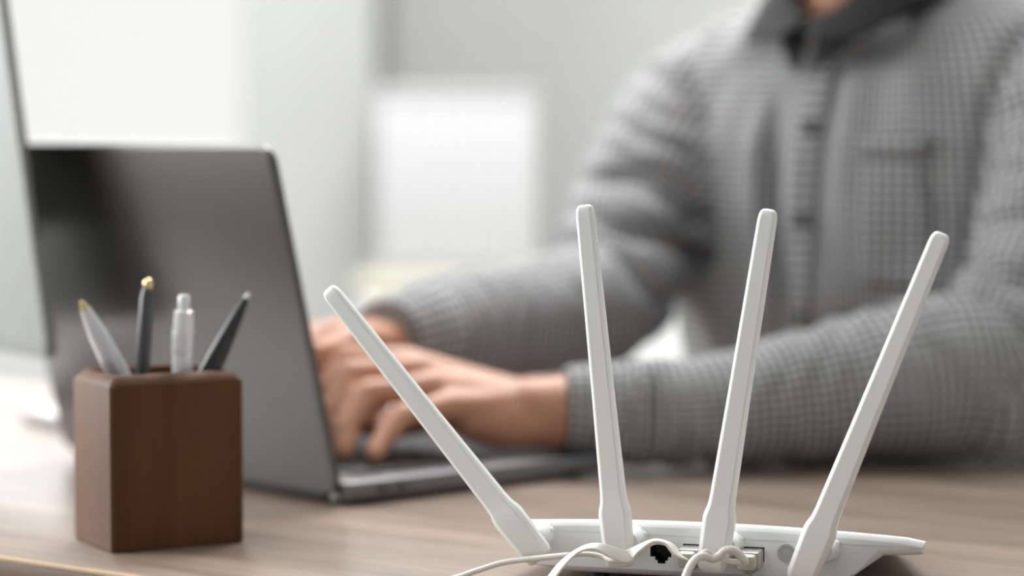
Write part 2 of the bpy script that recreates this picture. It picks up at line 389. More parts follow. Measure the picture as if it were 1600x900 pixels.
# antennas: (bottom u, z) -> (tip u, z)
ANT = [((-0.0835, 0.0125), (-0.1993, 0.1495)), ((-0.0418, 0.0105), (-0.0607, 0.1945)), ((0.0052, 0.0105), (0.0338, 0.1930)), ((0.0500, 0.0075), (0.1190, 0.1822))]
def ant_section(w, t):
    return [(-w, t*0.15), (-w*0.94, t*0.5), (-w*0.52, t), (w*0.52, t), (w*0.94, t*0.5), (w, t*0.15), (w, -t*0.55), (w*0.72, -t), (-w*0.72, -t), (-w, -t*0.55)]
for (p0, p1) in ANT:
    a, c = np.array([p0[0], -0.016, p0[1]]), np.array([p1[0], -0.0175, p1[1]])
    Ld = np.linalg.norm(c-a); t = (c-a)/Ld
    prof = [(0, .0052, .0032), (.0012, .0068, .0042), (.004, .0076, .0050), (.020, .0081, .0055), (.0275, .0083, .0056), (.0300, .0079, .0054), (.0335, .0069, .0050),
            (.038, .0065, .0048), (.09, .0057, .0044), (Ld-.006, .00475, .0040), (Ld-.003, .0045, .0037), (Ld-.0010, .0038, .0030), (Ld, .0024, .0017)]
    path = [(a+t*s, np.array([t[2], 0, -t[0]])) for s, _, _ in prof]
    bm = sweep(path, lambda i: [(x, y) for x, y in ant_section(prof[i][1], prof[i][2])])
    # front (ridge side) faces -Y
    an = from_bm('antenna', bm, M['antenna'], rt, True, math.radians(40))
    bv = an.modifiers.new('bevel', 'BEVEL'); bv.width = 0.0005; bv.segments = 2; bv.limit_method = 'ANGLE'; bv.angle_limit = math.radians(24)
    k = (0.0235-p0[1])/(p1[1]-p0[1]); ku = p0[0]+(p1[0]-p0[0])*k
    lathe('hinge', [(0.0001, -0.0125), (0.0050, -0.0125), (0.0057, -0.0115), (0.0060, -0.006), (0.0070, -0.002), (0.0073, 0.002), (0.0001, 0.002)], M['router'], an, 24,
          Matrix.Translation((ku+0.0044, 0, 0.0222)) @ Matrix.Rotation(-PI/2, 4, 'X'))
    lathe('screw_cap', [(0.0001, -0.0035), (0.0016, -0.003), (0.0022, 0.001), (0.0001, 0.001)], M['router'], an, 16,
          Matrix.Translation((ku+0.0095, 0, 0.0250)) @ Matrix.Rotation(-PI/2, 4, 'X'))

# ---------------------------------------------------------------- cables (in the router's frame)
RM = Matrix.Translation((0.1, 1.262, DZ)) @ Matrix.Rotation(ra, 4, 'Z')
def cable(name, label, group):
    o = thing(name, label, 'cable', (0.1, 1.262, DZ), ra); o['group'] = group; return o
def plug(parent, cx, m, y0=0.006, y1=-0.014):
    p = box('plug', cx-0.0052, cx+0.0052, y1, y0, 0.0116, 0.0206, m, parent, bev=0.0007)
    box('latch', cx-0.0022, cx+0.0022, y1+0.001, y0-0.004, 0.0092, 0.0112, m, p, bev=0.0004)
    box('boot', cx-0.0045, cx+0.0045, y1-0.007, y1+0.001, 0.0122, 0.0200, M['boot'], p, bev=0.0018)
    return p
CG = 'white network cables plugged into the router'
def ribbon(name, pts, wid, th, m, parent):
    """pts: (u, v, z, roll) roll = 0 : wide axis horizontal (v), 90: wide axis in screen-vertical"""
    C = catmull([p[:3] for p in pts], 10); A = catmull([(p[3], 0, 0) for p in pts], 10); path = []
    for i, p in enumerate(C):
        t = C[min(i+1, len(C)-1)]-C[max(i-1, 0)]; t = t/np.linalg.norm(t)
        h = np.cross(t, [0, 0, 1.0]); h = h/np.linalg.norm(h) if np.linalg.norm(h) > .15 or i == 0 else h0; h0 = h; q = np.cross(h, t); a = math.radians(A[i][0])
        path.append((p, h*math.cos(a)+q*math.sin(a)))
    S = [(wid*math.cos(2*PI*k/20)*0.5 if abs(math.cos(2*PI*k/20)) > .99 else math.copysign(wid*0.5*abs(math.cos(2*PI*k/20))**0.35, math.cos(2*PI*k/20)),
          math.copysign(th*0.5*abs(math.sin(2*PI*k/20))**0.6, math.sin(2*PI*k/20))) for k in range(20)]
    return from_bm(name, sweep(path, lambda i: S), m, parent, True, math.radians(60))
ca = cable('network_cable', 'flat white cable twisting up beside the black socket and running to the front', CG)
ribbon('cord', [(-.0075, -.020, .0165, 0), (-.0115, -.0235, .0208, 35), (-.0165, -.025, .0254, 4), (-.0225, -.026, .0262, 0), (-.0290, -.0275, .0228, 18), (-.0335, -.028, .0194, 50), (-.0360, -.029, .0180, 62),
                (-.0430, -.030, .0202, 52), (-.0500, -.031, .0226, 25), (-.0560, -.033, .0222, 8), (-.0620, -.036, .0188, 0), (-.0675, -.041, .0128, 0), (-.0720, -.047, .0055, 0),
                (-.0760, -.058, .0012, 0), (-.0800, -.080, .0009, 0), (-.0800, -.118, .0009, 0), (-.0800, -.136, -.0010, 0), (-.0800, -.141, -.020, 0), (-.0800, -.142, -.20, 0), (-.0800, -.143, -.60, 0)], 0.0066, 0.0015, M['cablew'], ca)
plug(ca, -0.0075, M['plug'])
cbq = cable('network_cable', 'thin round white cable leaving to the left below the leftmost antenna', CG)
tube('cord', [(-.0745, -.0250, .0168), (-.0668, -.0262, .0168), (-.080, -.027, .0150), (-.100, -.028, .0118), (-.114, -.030, .0072), (-.130, -.033, .0022), (-.155, -.040, .0017), (-.190, -.062, .0017), (-.212, -.082, .0017), (-.222, -.095, -.006), (-.224, -.100, -.06), (-.222, -.102, -.60)][1:],
     0.0015, M['cablew'], cbq)
tube('strain_loop', [(-.0668, -.0262, .0168), (-.058, -.0225, .0172), (-.050, -.021, .0160), (-.044, -.0245, .0150), (-.036, -.0245, .0158), (-.0300, -.0250, .0198), (-.0225, -.0245, .0252), (-.0150, -.0230, .0240), (-.0095, -.0215, .0180)], 0.0013, M['cablew'], cbq)
cc = cable('network_cable', 'round white cable looping out of the grey plug towards the front', CG)
tube('cord', [(.0235, -.020, .0165), (.0220, -.0235, .0200), (.0185, -.026, .0235), (.0145, -.027, .0232), (.0115, -.028, .0205), (.0085, -.029, .0192), (.0050, -.031, .0205), (.0018, -.034, .0200),
              (-.0008, -.038, .0165), (-.0028, -.043, .0100), (-.0040, -.050, .0045), (-.006, -.062, .0023), (-.008, -.085, .0023), (-.008, -.14, .0023), (-.008, -.162, -.0010), (-.008, -.168, -.022), (-.008, -.170, -.20), (-.01, -.172, -.60)], 0.0021, M['cablew'], cc)
tube('twisted_strand', [(.0215, -.0235, .0170), (.0160, -.0255, .0178), (.0105, -.0260, .0200), (.0060, -.0270, .0222), (.0030, -.0300, .0215)], 0.0015, M['cablew'], cc)
plug(cc, 0.0235, M['plug'])

# ---------------------------------------------------------------- pen cup
cu = thing('pen_cup', 'square brown wooden pen cup holding four pens at the desk edge', 'cup', (-0.2003, 1.4042, DZ), math.radians(30))
def cup_bm():
    b = bmesh.new(); W, H, Z = 0.0395, 0.030, 0.0975; c = 0.0018; t = 0.0075
    def ring(w, h, z, r):
        return [b.verts.new((x, y, z)) for x, y in ((w-r, -h), (w, -h+r), (w, h-r), (w-r, h), (-w+r, h), (-w, h-r), (-w, -h+r), (-w+r, -h))]
    L = [ring(W-.0008, H-.0008, 0, c), ring(W, H, .0012, c), ring(W, H, Z-.0062, c), ring(W-.0006, H-.0006, Z-.0050, c), ring(W-.0042, H-.0042, Z-.0008, c), ring(W-.0052, H-.0052, Z, c), ring(W-t+.0005, H-t+.0005, Z, c*.6), ring(W-t, H-t, Z-.0006, c*.6), ring(W-t, H-t, .006, c*.6)]
    for i in range(len(L)-1):
        for j in range(8): b.faces.new((L[i][j], L[i][(j+1) % 8], L[i+1][(j+1) % 8], L[i+1][j]))
    b.faces.new(L[0][::-1]); b.faces.new(L[-1]); return b
from_bm('body', cup_bm(), M['cup'], cu, True, math.radians(30))
CM = Matrix.Translation((-0.2003, 1.4042, DZ)) @ Matrix.Rotation(math.radians(30), 4, 'Z')
def pen(name, label, bot, tip, prof, m, extras):
    p0 = CM @ Vector(bot); p1 = Vector((tip[0], tip[1], tip[2]+DZ)); Lp = (p1-p0).length
    root = thing(name, label, 'pen', p0, 0, 'pens in the wooden cup')
    root.rotation_euler = (p1-p0).to_track_quat('Z', 'Y').to_euler()
    lathe('barrel', [(r, Lp+z if z <= 0 else z) for r, z in prof], m, root, 20)
    for nm, pr, mm in extras: lathe(nm, [(r, Lp+z) for r, z in pr], mm, root, 20)
    return root
pen('pen', 'slim silver pen with a gold tip leaning left out of the cup', (0.0250, 0.010, 0.0085), (-0.2428, 1.402, 0.1366),
    [(.0001, .0001), (.0045, .0005), (.0060, .01), (.0066, .07), (.0066, -.040), (.0056, -.022), (.0032, -.006), (.0001, -.006)], M['silver'],
    [('tip', [(.0001, -.0065), (.0031, -.006), (.0012, -.0005), (.0001, 0)], M['gold'])])
pen('pen', 'dark grey stylus with a pale ball end standing second from left in the cup', (-0.0125, 0.010, 0.0085), (-0.205, 1.404, 0.1462),
    [(.0001, .0001), (.0035, .0005), (.0042, .05), (.0040, -.008), (.0030, -.003), (.0001, -.003)], M['pgrey'],
    [('ball_end', [(.0001, -.0035), (.0022, -.0030), (.0030, -.0008), (.0028, .001), (.0017, .0024), (.0001, .0030)], M['gold'])])
pen('pen', 'pearl white click pen standing upright in the cup', (0.0110, -0.004, 0.0130), (-0.1842, 1.400, 0.1402),
    [(.0001, .0001), (.0030, .0005), (.0060, .02), (.0061, -.019), (.0055, -.0095), (.0036, -.0085), (.0001, -.0085)], M['pwhite'],
    [('clicker', [(.0001, -.009), (.0034, -.0088), (.0035, -.002), (.0028, -.0003), (.0001, 0)], M['pwhite']),
     ('pocket_clip', [(.0001, -.034), (.0062, -.034), (.0064, -.032), (.0064, -.022), (.0062, -.020), (.0001, -.020)], M['silver'])])
pen('pen', 'black pen with a small pale point leaning right out of the cup', (-0.0230, -0.012, 0.0085), (-0.1499, 1.4195, 0.1400),
    [(.0001, .0001), (.0045, .0005), (.0056, .02), (.0056, -.040), (.0036, -.015), (.0019, -.004), (.0001, -.004)], M['pblack'],
    [('tip', [(.0001, -.0045), (.0018, -.004), (.0010, -.0005), (.0001, 0)], M['silver'])])

# ---------------------------------------------------------------- laptop
la = math.radians(41.5)          # x axis of the frame: from hinge to front; y axis: along the hinge, away
lt = thing('laptop', 'open dark grey laptop, its lid back turned to the camera', 'laptop', (-0.104, 1.530, DZ), la)
LW, LD = 0.320, 0.232
BZ0, BZ1 = 0.0025, 0.0150
prism('base', rrect(0, LD, 0, LW, 0.010), BZ0, BZ1, M['lapbase'], lt, bev=0.0022, seg=3)
box('hinge_cover', -0.003, 0.010, 0.015, LW-0.015, 0.0035, 0.0135, M['hinge'], lt, bev=0.002)
for x in (0.02, LD-0.02):
    for y in (0.02, LW-0.02): lathe('foot', [(.0001, 0), (.006, 0), (.006, .003), (.0001, .003)], M['hinge'], lt, 14, Matrix.Translation((x, y, 0)))
for k, x in enumerate((0.026, 0.041)):
    box('port', x, x+0.0095, -0.0004, 0.001, 0.0072, 0.0102, M['black'], lt, bev=0.0002)
prism('keyboard_well', rrect(0.028, 0.136, 0.018, LW-0.018, 0.003), BZ1-0.0003, BZ1+0.0002, M['key'], lt)
tp = prism('trackpad', rrect(0.146, 0.222, 0.095, LW-0.095, 0.004), BZ1-0.0003, BZ1+0.0003, M['lapbase'], lt)
kme = {}
def keymesh(w):
    w = round(w, 4)
    if w not in kme:
        bm = box_bm(-0.0078, 0.0078, -w/2, w/2, 0, 0.0015, 0.0006, 1)
        me = D.meshes.new('key'); bm.to_mesh(me); bm.free(); me.materials.append(M['key']); kme[w] = me
    return kme[w]
for r in range(6):
    x = 0.0385 + r*0.0178
    ws = [0.0165]*14 + [0.0] if r < 4 else ([0.0165]*11 + [0.034] if r == 4 else [0.0165]*4 + [0.090] + [0.0165]*4)
    ws = [q for q in ws if q]; gap = (LW-0.044-sum(ws))/(len(ws)-1); y = 0.022
    for wd in ws:
        o = D.objects.new('key', keymesh(wd)); COL.objects.link(o); o.parent = lt; o.location = (x, y+wd/2, BZ1+0.0002); y += wd+gap
# lid
ld_len, lean = 0.2215, 0.0505
tilt = math.asin(lean/ld_len)
LMX = Matrix.Translation((0.0005, 0, 0.0085)) @ Matrix.Rotation(-tilt, 4, 'Y') @ Matrix.Rotation(-PI/2, 4, 'Y')
# local plate coords: X -> up the lid, Y -> along hinge, Z -> outwards (back)
lid = prism('lid', rrect(0, ld_len, 0, LW, 0.012, 8), 0.0, 0.0050, M['lap'], lt, bev=0.0016, seg=3, mtx=LMX)
prism('display', rrect(0.010, ld_len-0.003, 0.003, LW-0.003, 0.009), -0.0004, 0.0002, M['screen'], lid, mtx=LMX)

# ---------------------------------------------------------------- desktop monitor (all-in-one) seen from behind
mon = thing('desktop_monitor', 'large silver all-in-one monitor seen from behind at the left edge', 'monitor', (-0.3026, 1.65, DZ), math.atan2(0.83, -0.56))
# local x: along the panel (away-left); local y: towards its back
MWd, MH, MB = 0.65, 0.50, 0.0815
MT = Matrix.Translation((0, 0, MB)) @ Matrix.Rotation(math.radians(7.5), 4, 'X').inverted() @ Matrix.Rotation(PI/2, 4, 'X')
# plate coords X along, Y up, Z -> -y (front)
prism('back_shell', rrect(0, MWd, 0, MH, 0.012), -0.006, 0.0, M['imac'], mon, bev=0.0015, mtx=MT)
prism('chin', rrect(0.0, MWd, 0, 0.075, 0.010), 0.0, 0.0025, M['imac'], mon, bev=0.0008, mtx=MT)
prism('screen', rrect(0.004, MWd-0.004, 0.0755, MH-0.004, 0.010), 0.0, 0.0025, M['screen'], mon, bev=0.0006, mtx=MT)
bm = bmesh.new()
bmesh.ops.create_uvsphere(bm, u_segments=32, v_segments=16, radius=1, matrix=MT @ Matrix.Translation((MWd/2, MH/2, -0.004)) @ Matrix.Diagonal((0.27, 0.19, 0.030, 1)))
from_bm('rear_bulge', bm, M['imac'], mon)
box('stand_neck', MWd/2-0.07, MWd/2+0.07, 0.075, 0.083, 0.003, 0.24, M['imacfoot'], mon, bev=0.002)
prism('stand_foot', rrect(MWd/2-0.075, MWd/2+0.095, -0.030, 0.16, 0.006), 0.0, 0.008, M['imacfoot'], mon, bev=0.002)
tpd = thing('desk_trackpad', 'blurred flat white pad lying on the desk beneath the big monitor', 'trackpad', (-0.3026, 1.65, DZ), math.atan2(0.83, -0.56))
prism('body', rrect(0.190, 0.353, -0.235, -0.120, 0.012), 0.0, 0.0085, M['box'], tpd, bev=0.002, seg=3)
prism('touch_surface', rrect(0.193, 0.350, -0.232, -0.123, 0.010), 0.0084, 0.0090, M['imacfoot'], tpd)

# ---------------------------------------------------------------- person
F2 = np.array([-0.749, -0.663, 0.0]); R2 = np.array([-0.663, 0.749, 0.0])   # facing, his right-hand side
def blob_chain(bm, chain, n=20):
    """chain of (x,y,z,r): spheres at joints and cones between; closed overlapping shells"""
    for i, (x, y, z, r) in enumerate(chain):
        bmesh.ops.create_uvsphere(bm, u_segments=n, v_segments=n//2+2, radius=r, matrix=Matrix.Translation((x, y, z)))
        if i:
            a = Vector(chain[i-1][:3]); c = Vector((x, y, z)); d = (c-a)
            if d.length < 1e-4: continue
            q = d.to_track_quat('Z', 'Y').to_matrix().to_4x4()
            bmesh.ops.create_cone(bm, cap_ends=True, segments=n, radius1=chain[i-1][3], radius2=r, depth=d.length, matrix=Matrix.Translation((a+c)/2) @ q)
def loft(bm, secs, n=40, flat_back=0.0):
    rings = []
    for (cx, cy, z, a, c) in secs:
        ring = []
        for k in range(n):
            t = 2*PI*k/n; s = math.sin(t); co_ = math.cos(t)
            e = 0.85
            p = np.array([cx, cy, z]) + R2*a*math.copysign(abs(co_)**e, co_) + F2*c*math.copysign(abs(s)**e, s)
            ring.append(bm.verts.new(tuple(p)))
        rings.append(ring)
    for i in range(len(rings)-1):
        for k in range(n): bm.faces.new((rings[i][k], rings[i][(k+1) % n], rings[i+1][(k+1) % n], rings[i+1][k]))
    bm.faces.new(rings[0][::-1]); bm.faces.new(rings[-1])
def voxel(bm, size, smooth, name, iters=6):
    bmesh.ops.recalc_face_normals(bm, faces=bm.faces)
    me = D.meshes.new(name+'_raw'); bm.to_mesh(me); bm.free()
    o = D.objects.new(name+'_raw', me); COL.objects.link(o)
    m = o.modifiers.new('r', 'REMESH'); m.mode = 'VOXEL'; m.voxel_size = size
    if smooth: s = o.modifiers.new('s', 'SMOOTH'); s.factor = smooth; s.iterations = iters
    bpy.context.view_layer.update()
    r = D.meshes.new_from_object(o.evaluated_get(bpy.context.evaluated_depsgraph_get()))
    D.objects.remove(o); r.name = name; return r
def coords(me):
    a = np.empty(len(me.vertices)*3); me.vertices.foreach_get('co', a); return a.reshape(-1, 3)
def normals(me):
    a = np.empty(len(me.vertices)*3); me.vertices.foreach_get('normal', a); return a.reshape(-1, 3)
def setco(me, a): me.vertices.foreach_set('co', a.ravel()); me.update()

pr = thing('person', 'person in a grey checked shirt typing on the laptop, head out of frame', 'person', (0.335, 2.03, 0))
PO = Vector((0.335, 2.03, 0))
def up(ch, dz=DZ): return [(x-PO.x, y-PO.y, z+dz, r) for x, y, z, r in ch]

# body: neck, head, arms, hands (z relative to the desk top)
bm = bmesh.new()
neck = [(.318, 2.02, .20, .075), (.300, 1.998, .275, .062), (.288, 1.983, .34, .056), (.282, 1.975, .39, .055)]
blob_chain(bm, up(neck), 24)
hc = np.array([.268, 1.958, .475])
def ell(c, rF, rR, rZ, n=28):
    m4 = Matrix(((F2[0], R2[0], 0, c[0]-PO.x), (F2[1], R2[1], 0, c[1]-PO.y), (0, 0, 1, c[2]+DZ), (0, 0, 0, 1)))
    bmesh.ops.create_uvsphere(bm, u_segments=n, v_segments=n//2, radius=1, matrix=m4 @ Matrix.Diagonal((rF, rR, rZ, 1)))
ell(hc+[0, 0, .03], .097, .077, .095); ell(hc+F2*.035+[0, 0, -.035], .062, .058, .075); ell(hc+F2*.062+[0, 0, -.082], .030, .035, .026)
ell(hc+F2*.098+[0, 0, -.018], .020, .013, .026); ell(hc+F2*.100+[0, 0, -.030], .016, .017, .010); ell(hc+F2*.084+[0, 0, -.060], .016, .026, .008); ell(hc+F2*.083+[0, 0, -.070], .014, .022, .007)
for s in (-1, 1):
    ell(hc+R2*.031*s+F2*.076+[0, 0, .0165], .013, .0155, .0050); ell(hc+R2*.031*s+F2*.075+[0, 0, .0020], .012, .0150, .0045)
    ell(hc+R2*.078*s+F2*-.005+[0, 0, -.01], .018, .008, .031); ell(hc+R2*.033*s+F2*.083+[0, 0, .026], .018, .024, .008)
L_arm = [(.42, 1.85, .24, .05), (.40, 1.80, .14, .046), (.35, 1.765, .066, .040), (.22, 1.735, .046, .034), (.10, 1.705, .040, .0285), (.048, 1.698, .0410, .0262), (.030, 1.694, .0405, .0255), (.012, 1.690, .0415, .0240)]
blob_chain(bm, up(L_arm))
R_arm = [(.168, 2.124, .240, .045), (.114, 2.076, .172, .040), (.070, 2.0, .10, .036), (.0, 1.915, .085, .032), (-.055, 1.835, .080, .024), (-.078, 1.805, .077, .023)]
blob_chain(bm, up(R_arm))
def hand(wr, mcps, pips, dips, tips, thumb, rad=.0097):
    nails = []
    for i, (a, c, d_, e) in enumerate(zip(mcps, pips, dips, tips)):
        k = [1.0, 1.03, .98, .86][i]
        w2 = tuple(wr[j]*0.75+a[j]*0.25 for j in range(3))
        blob_chain(bm, up([(*wr, .0185), (*w2, .0165), (*[(wr[j]+a[j]*1.4)/2.4 for j in range(3)], .0142*k), (*a, .0122*k)]), 14)
        blob_chain(bm, up([(*a, .0118*k), (*[(a[j]+c[j])/2 for j in range(3)], rad*k), (*c, rad*1.04*k), (*d_, rad*.90*k), (*e, rad*.76*k)]), 14)
    blob_chain(bm, up([(*p, r) for p, r in thumb]), 14)
    # web between knuckles
    for a, c in zip(mcps[:-1], mcps[1:]): blob_chain(bm, up([(*[a[j]*.9+wr[j]*.1 for j in range(3)], .0098), (*[c[j]*.9+wr[j]*.1 for j in range(3)], .0098)]), 12)
# left hand (near): index, middle, ring, little
hand((.012, 1.694, .0435),
     [(-.074, 1.706, .073), (-.064, 1.688, .069), (-.054, 1.669, .060), (-.044, 1.652, .049)],
     [(-.112, 1.690, .078), (-.108, 1.666, .070), (-.096, 1.645, .059), (-.073, 1.628, .046)],
     [(-.126, 1.674, .056), (-.119, 1.646, .046), (-.108, 1.625, .038), (-.084, 1.612, .032)],
     [(-.130, 1.664, .030), (-.120, 1.634, .026), (-.109, 1.612, .0235), (-.089, 1.601, .0235)],
     [((.000, 1.712, .040), .017), ((-.030, 1.728, .038), .0145), ((-.056, 1.732, .034), .0115), ((-.080, 1.722, .0285), .0098), ((-.094, 1.714, .0255), .0082)])
blob_chain(bm, up([(.020, 1.688, .0370, .0205), (-.008, 1.678, .0355, .0185), (-.028, 1.666, .0390, .0145)]), 16)   # heel of the hand
# right hand (far): index, middle, ring, little
hand((-.078, 1.805, .077),
     [(-.108, 1.732, .086), (-.124, 1.746, .090), (-.137, 1.761, .086), (-.147, 1.777, .079)],
     [(-.133, 1.703, .080), (-.152, 1.717, .083), (-.165, 1.733, .080), (-.171, 1.753, .072)],
     [(-.143, 1.689, .056), (-.163, 1.702, .057), (-.176, 1.719, .055), (-.181, 1.742, .050)],
     [(-.143, 1.684, .028), (-.164, 1.697, .028), (-.178, 1.714, .028), (-.183, 1.737, .028)],
     [((-.080, 1.792, .066), .016), ((-.082, 1.762, .058), .0135), ((-.092, 1.735, .048), .0108), ((-.104, 1.715, .036), .0092), ((-.111, 1.703, .027), .0078)])
bme = voxel(bm, 0.0026, 0.5, 'body', 4)
link('body', bme, M['skin'], pr)

# shirt
secs = [(.372, 2.07, -.26, .195, .135), (.352, 2.05, -.10, .205, .135), (.335, 2.032, .02, .212, .132), (.322, 2.018, .10, .226, .126), (.314, 2.008, .17, .222, .118), (.308, 2.002, .225, .208, .106),
        (.303, 1.998, .275, .178, .090), (.303, 2.001, .308, .130, .070), (.306, 2.005, .338, .080, .052)]
SL = [(.425, 1.865, .245, .068), (.412, 1.820, .160, .069), (.355, 1.768, .068, .065), (.285, 1.748, .058, .057), (.200, 1.732, .047, .046), (.120, 1.708, .040, .0375), (.075, 1.702, .040, .0350), (.046, 1.698, .0425, .0295)]
SR = [(.160, 2.130, .248, .066), (.112, 2.078, .175, .062), (.072, 2.000, .100, .054), (.010, 1.925, .086, .046), (-.040, 1.860, .085, .043), (-.062, 1.828, .084, .040), (-.082, 1.798, .081, .033)]
bm = bmesh.new()
loft(bm, [(x-PO.x, y-PO.y, z+DZ, a, c) for x, y, z, a, c in secs])
def sleeve(bm, ch, n=28):
    C = catmull(ch, 6); path = []
    xd = np.array([0, 0, 1.0])
    for i, p in enumerate(C):
        t = (C[min(i+1, len(C)-1)]-C[max(i-1, 0)])[:3]; t = t/np.linalg.norm(t); xd = xd-t*np.dot(xd, t); xd /= np.linalg.norm(xd)
        path.append((p[:3]-np.array([PO.x, PO.y, -DZ]), xd.copy()))
    b2 = sweep(path, lambda i: [(C[i][3]*math.cos(2*PI*k/n), C[i][3]*math.sin(2*PI*k/n)) for k in range(n)])
    me = D.meshes.new('t'); bmesh.ops.recalc_face_normals(b2, faces=b2.faces); b2.to_mesh(me); b2.free(); bm.from_mesh(me); D.meshes.remove(me)
sleeve(bm, SL); sleeve(bm, SR)
blob_chain(bm, up([(.415, 1.870, .250, .068), (.352, 1.93, .285, .062), (.318, 2.00, .290, .05)]), 24)    # shoulder yokes
blob_chain(bm, up([(.168, 2.124, .252, .064), (.235, 2.05, .285, .062), (.298, 2.015, .290, .05)]), 24)
sme = voxel(bm, 0.0045, 0.5, 'shirt', 8)
P = coords(sme) + np.array([PO.x, PO.y, -DZ]); Nn = normals(sme)
def seg_info(P, ch):
    """nearest point on the sleeve's centre curve: distance / radius, arclength, angle, radius"""
    C = np.array(catmull(ch, 10)); n = len(C); T = np.gradient(C[:, :3], axis=0); T /= np.linalg.norm(T, axis=1)[:, None]
    xd = np.array([0, 0, 1.0]); XD = []
    for k in range(n-1, -1, -1):
        xd = xd-T[k]*xd.dot(T[k]); xd /= np.linalg.norm(xd); XD.append(xd.copy())
    XD = np.array(XD[::-1]); YD = np.cross(T, XD); S = np.concatenate([[0], np.cumsum(np.linalg.norm(np.diff(C[:, :3], axis=0), axis=1))])
    dist = np.full(len(P), 1e9); idx = np.zeros(len(P), int)
    for k in range(n):
        d = np.linalg.norm(P-C[k, :3], axis=1)/C[k, 3]; m = d < dist; dist[m] = d[m]; idx[m] = k
    q = P-C[idx, :3]
    return dist, S[idx]+np.einsum('ij,ij->i', q, T[idx]), np.arctan2(np.einsum('ij,ij->i', q, YD[idx]), np.einsum('ij,ij->i', q, XD[idx])), C[idx, 3]
bL, sL, aL, rL = seg_info(P, SL); bR, sR, aR, rR = seg_info(P, SR)
relc = P-np.array([.31, 2.01, 0]); uF = relc@F2; uR = relc@R2
region = np.zeros(len(P), int)      # 0 torso 1 left 2 right
region[(bL < 1.12)] = 1; region[(bR < 1.12)] = 2
tors = ((uR/.185)**2+(uF/.115)**2 < 1) & (P[:, 2] > 0.02)
region[(region == 1) & tors & (uR > -.15)] = 0; region[(region == 2) & tors & (uR < .15)] = 0
disp = np.zeros(len(P))
def wav(x, y, z, f, s):
    return np.sin(f*x+1.7*np.sin(f*.53*y+s)+s*2.1)*np.cos(f*.37*z+1.3*np.sin(f*.41*x+s*1.7))
X, Y, Z = P.T
# sleeves: folds that run diagonally round the arm, strongest near the elbow and cuff
for (rg, s, a, r, elbow) in ((1, sL, aL, rL, 0.16), (2, sR, aR, rR, 0.16)):
    m = region == rg
    k = 0.6+0.9*np.exp(-((s-elbow)/.07)**2)
    d = 0.0036*np.sin(2*PI*s/.066+2.2*np.sin(a+.5)+2.4*np.sin(2*PI*s/.17+a))*(0.4+0.6*np.sin(s*31+1.3*a))
    d += 0.0028*np.sin(2*PI*s/.029+2.2*a+1.1*np.sin(5*a))*np.clip(np.sin(s*23+a), 0, 1)
    for s0, w_, am in ((.105, .010, .009), (.150, .012, .012), (.195, .009, .008), (.27, .009, .005)):
        sc_ = s0+.030*np.cos(a+.6)+.008*np.sin(3*a+s0*60)
        d -= am*np.exp(-((s-sc_)/w_)**2)*np.clip(.55+.6*np.cos(a+s0*9), 0, 1)
    disp[m] += (k*d)[m]
m = region == 0
th = np.arctan2(uR, uF)
dt = 0.0036*np.sin(th*6+Z*14+1.6*np.sin(Z*17+th*2))*np.clip((0.30-Z)/.1, 0.2, 1) + 0.0016*np.sin(th*13-Z*26+1.5*np.sin(Z*31+th*3))
dt += 0.008*np.exp(-((th-0.40-0.5*(Z-.15))/.07)**2)*np.clip((.27-Z)/.06, 0, 1)*np.clip((Z-.05)/.1, 0, 1)     # soft fold on his right chest
dt -= 0.010*np.exp(-((th-0.27-0.5*(Z-.15))/.06)**2)*np.clip((.27-Z)/.06, 0, 1)*np.clip((Z-.02)/.1, 0, 1)
disp[m] += dt[m]
gr = np.exp(-((np.minimum(bL, bR)-1.16)/.07)**2)*(Z > .12); disp -= .007*gr
disp += 0.0012*wav(X, Y, Z, 95, .3)
Pn = P+Nn*disp[:, None]
# keep sleeves from sinking into the desk
inside = (region > 0) & (Pn[:, 2] < 0.0008); Pn[inside, 2] = 0.0008+0.15*(Pn[inside, 2]-0.0008)
lx = (Pn-np.array([-.104, 1.53, 0]))@np.array([math.cos(la), math.sin(la), 0]); ly = (Pn-np.array([-.104, 1.53, 0]))@np.array([-math.sin(la), math.cos(la), 0])
onl = (region > 0) & (lx > -.01) & (lx < LD+.004) & (ly > -.004) & (ly < LW+.004) & (Pn[:, 2] < 0.0165); Pn[onl, 2] = 0.0165
for _ in range(0): pass
setco(sme, Pn-np.array([PO.x, PO.y, -DZ]))
# UVs in metres of cloth
u = np.where(region == 1, sL, np.where(region == 2, sR, th*0.165)); v_ = np.where(region == 1, aL*0.048, np.where(region == 2, aR*0.048, Z))
uv = sme.uv_layers.new(name='UVMap')
li = np.empty(len(sme.loops), int); sme.loops.foreach_get('vertex_index', li)
nl = np.empty(len(sme.polygons), int); sme.polygons.foreach_get('loop_total', nl)
U = u[li]; V = v_[li]; R_ = region[li]
st = np.concatenate([[0], np.cumsum(nl)[:-1]]); fid = np.repeat(np.arange(len(nl)), nl)
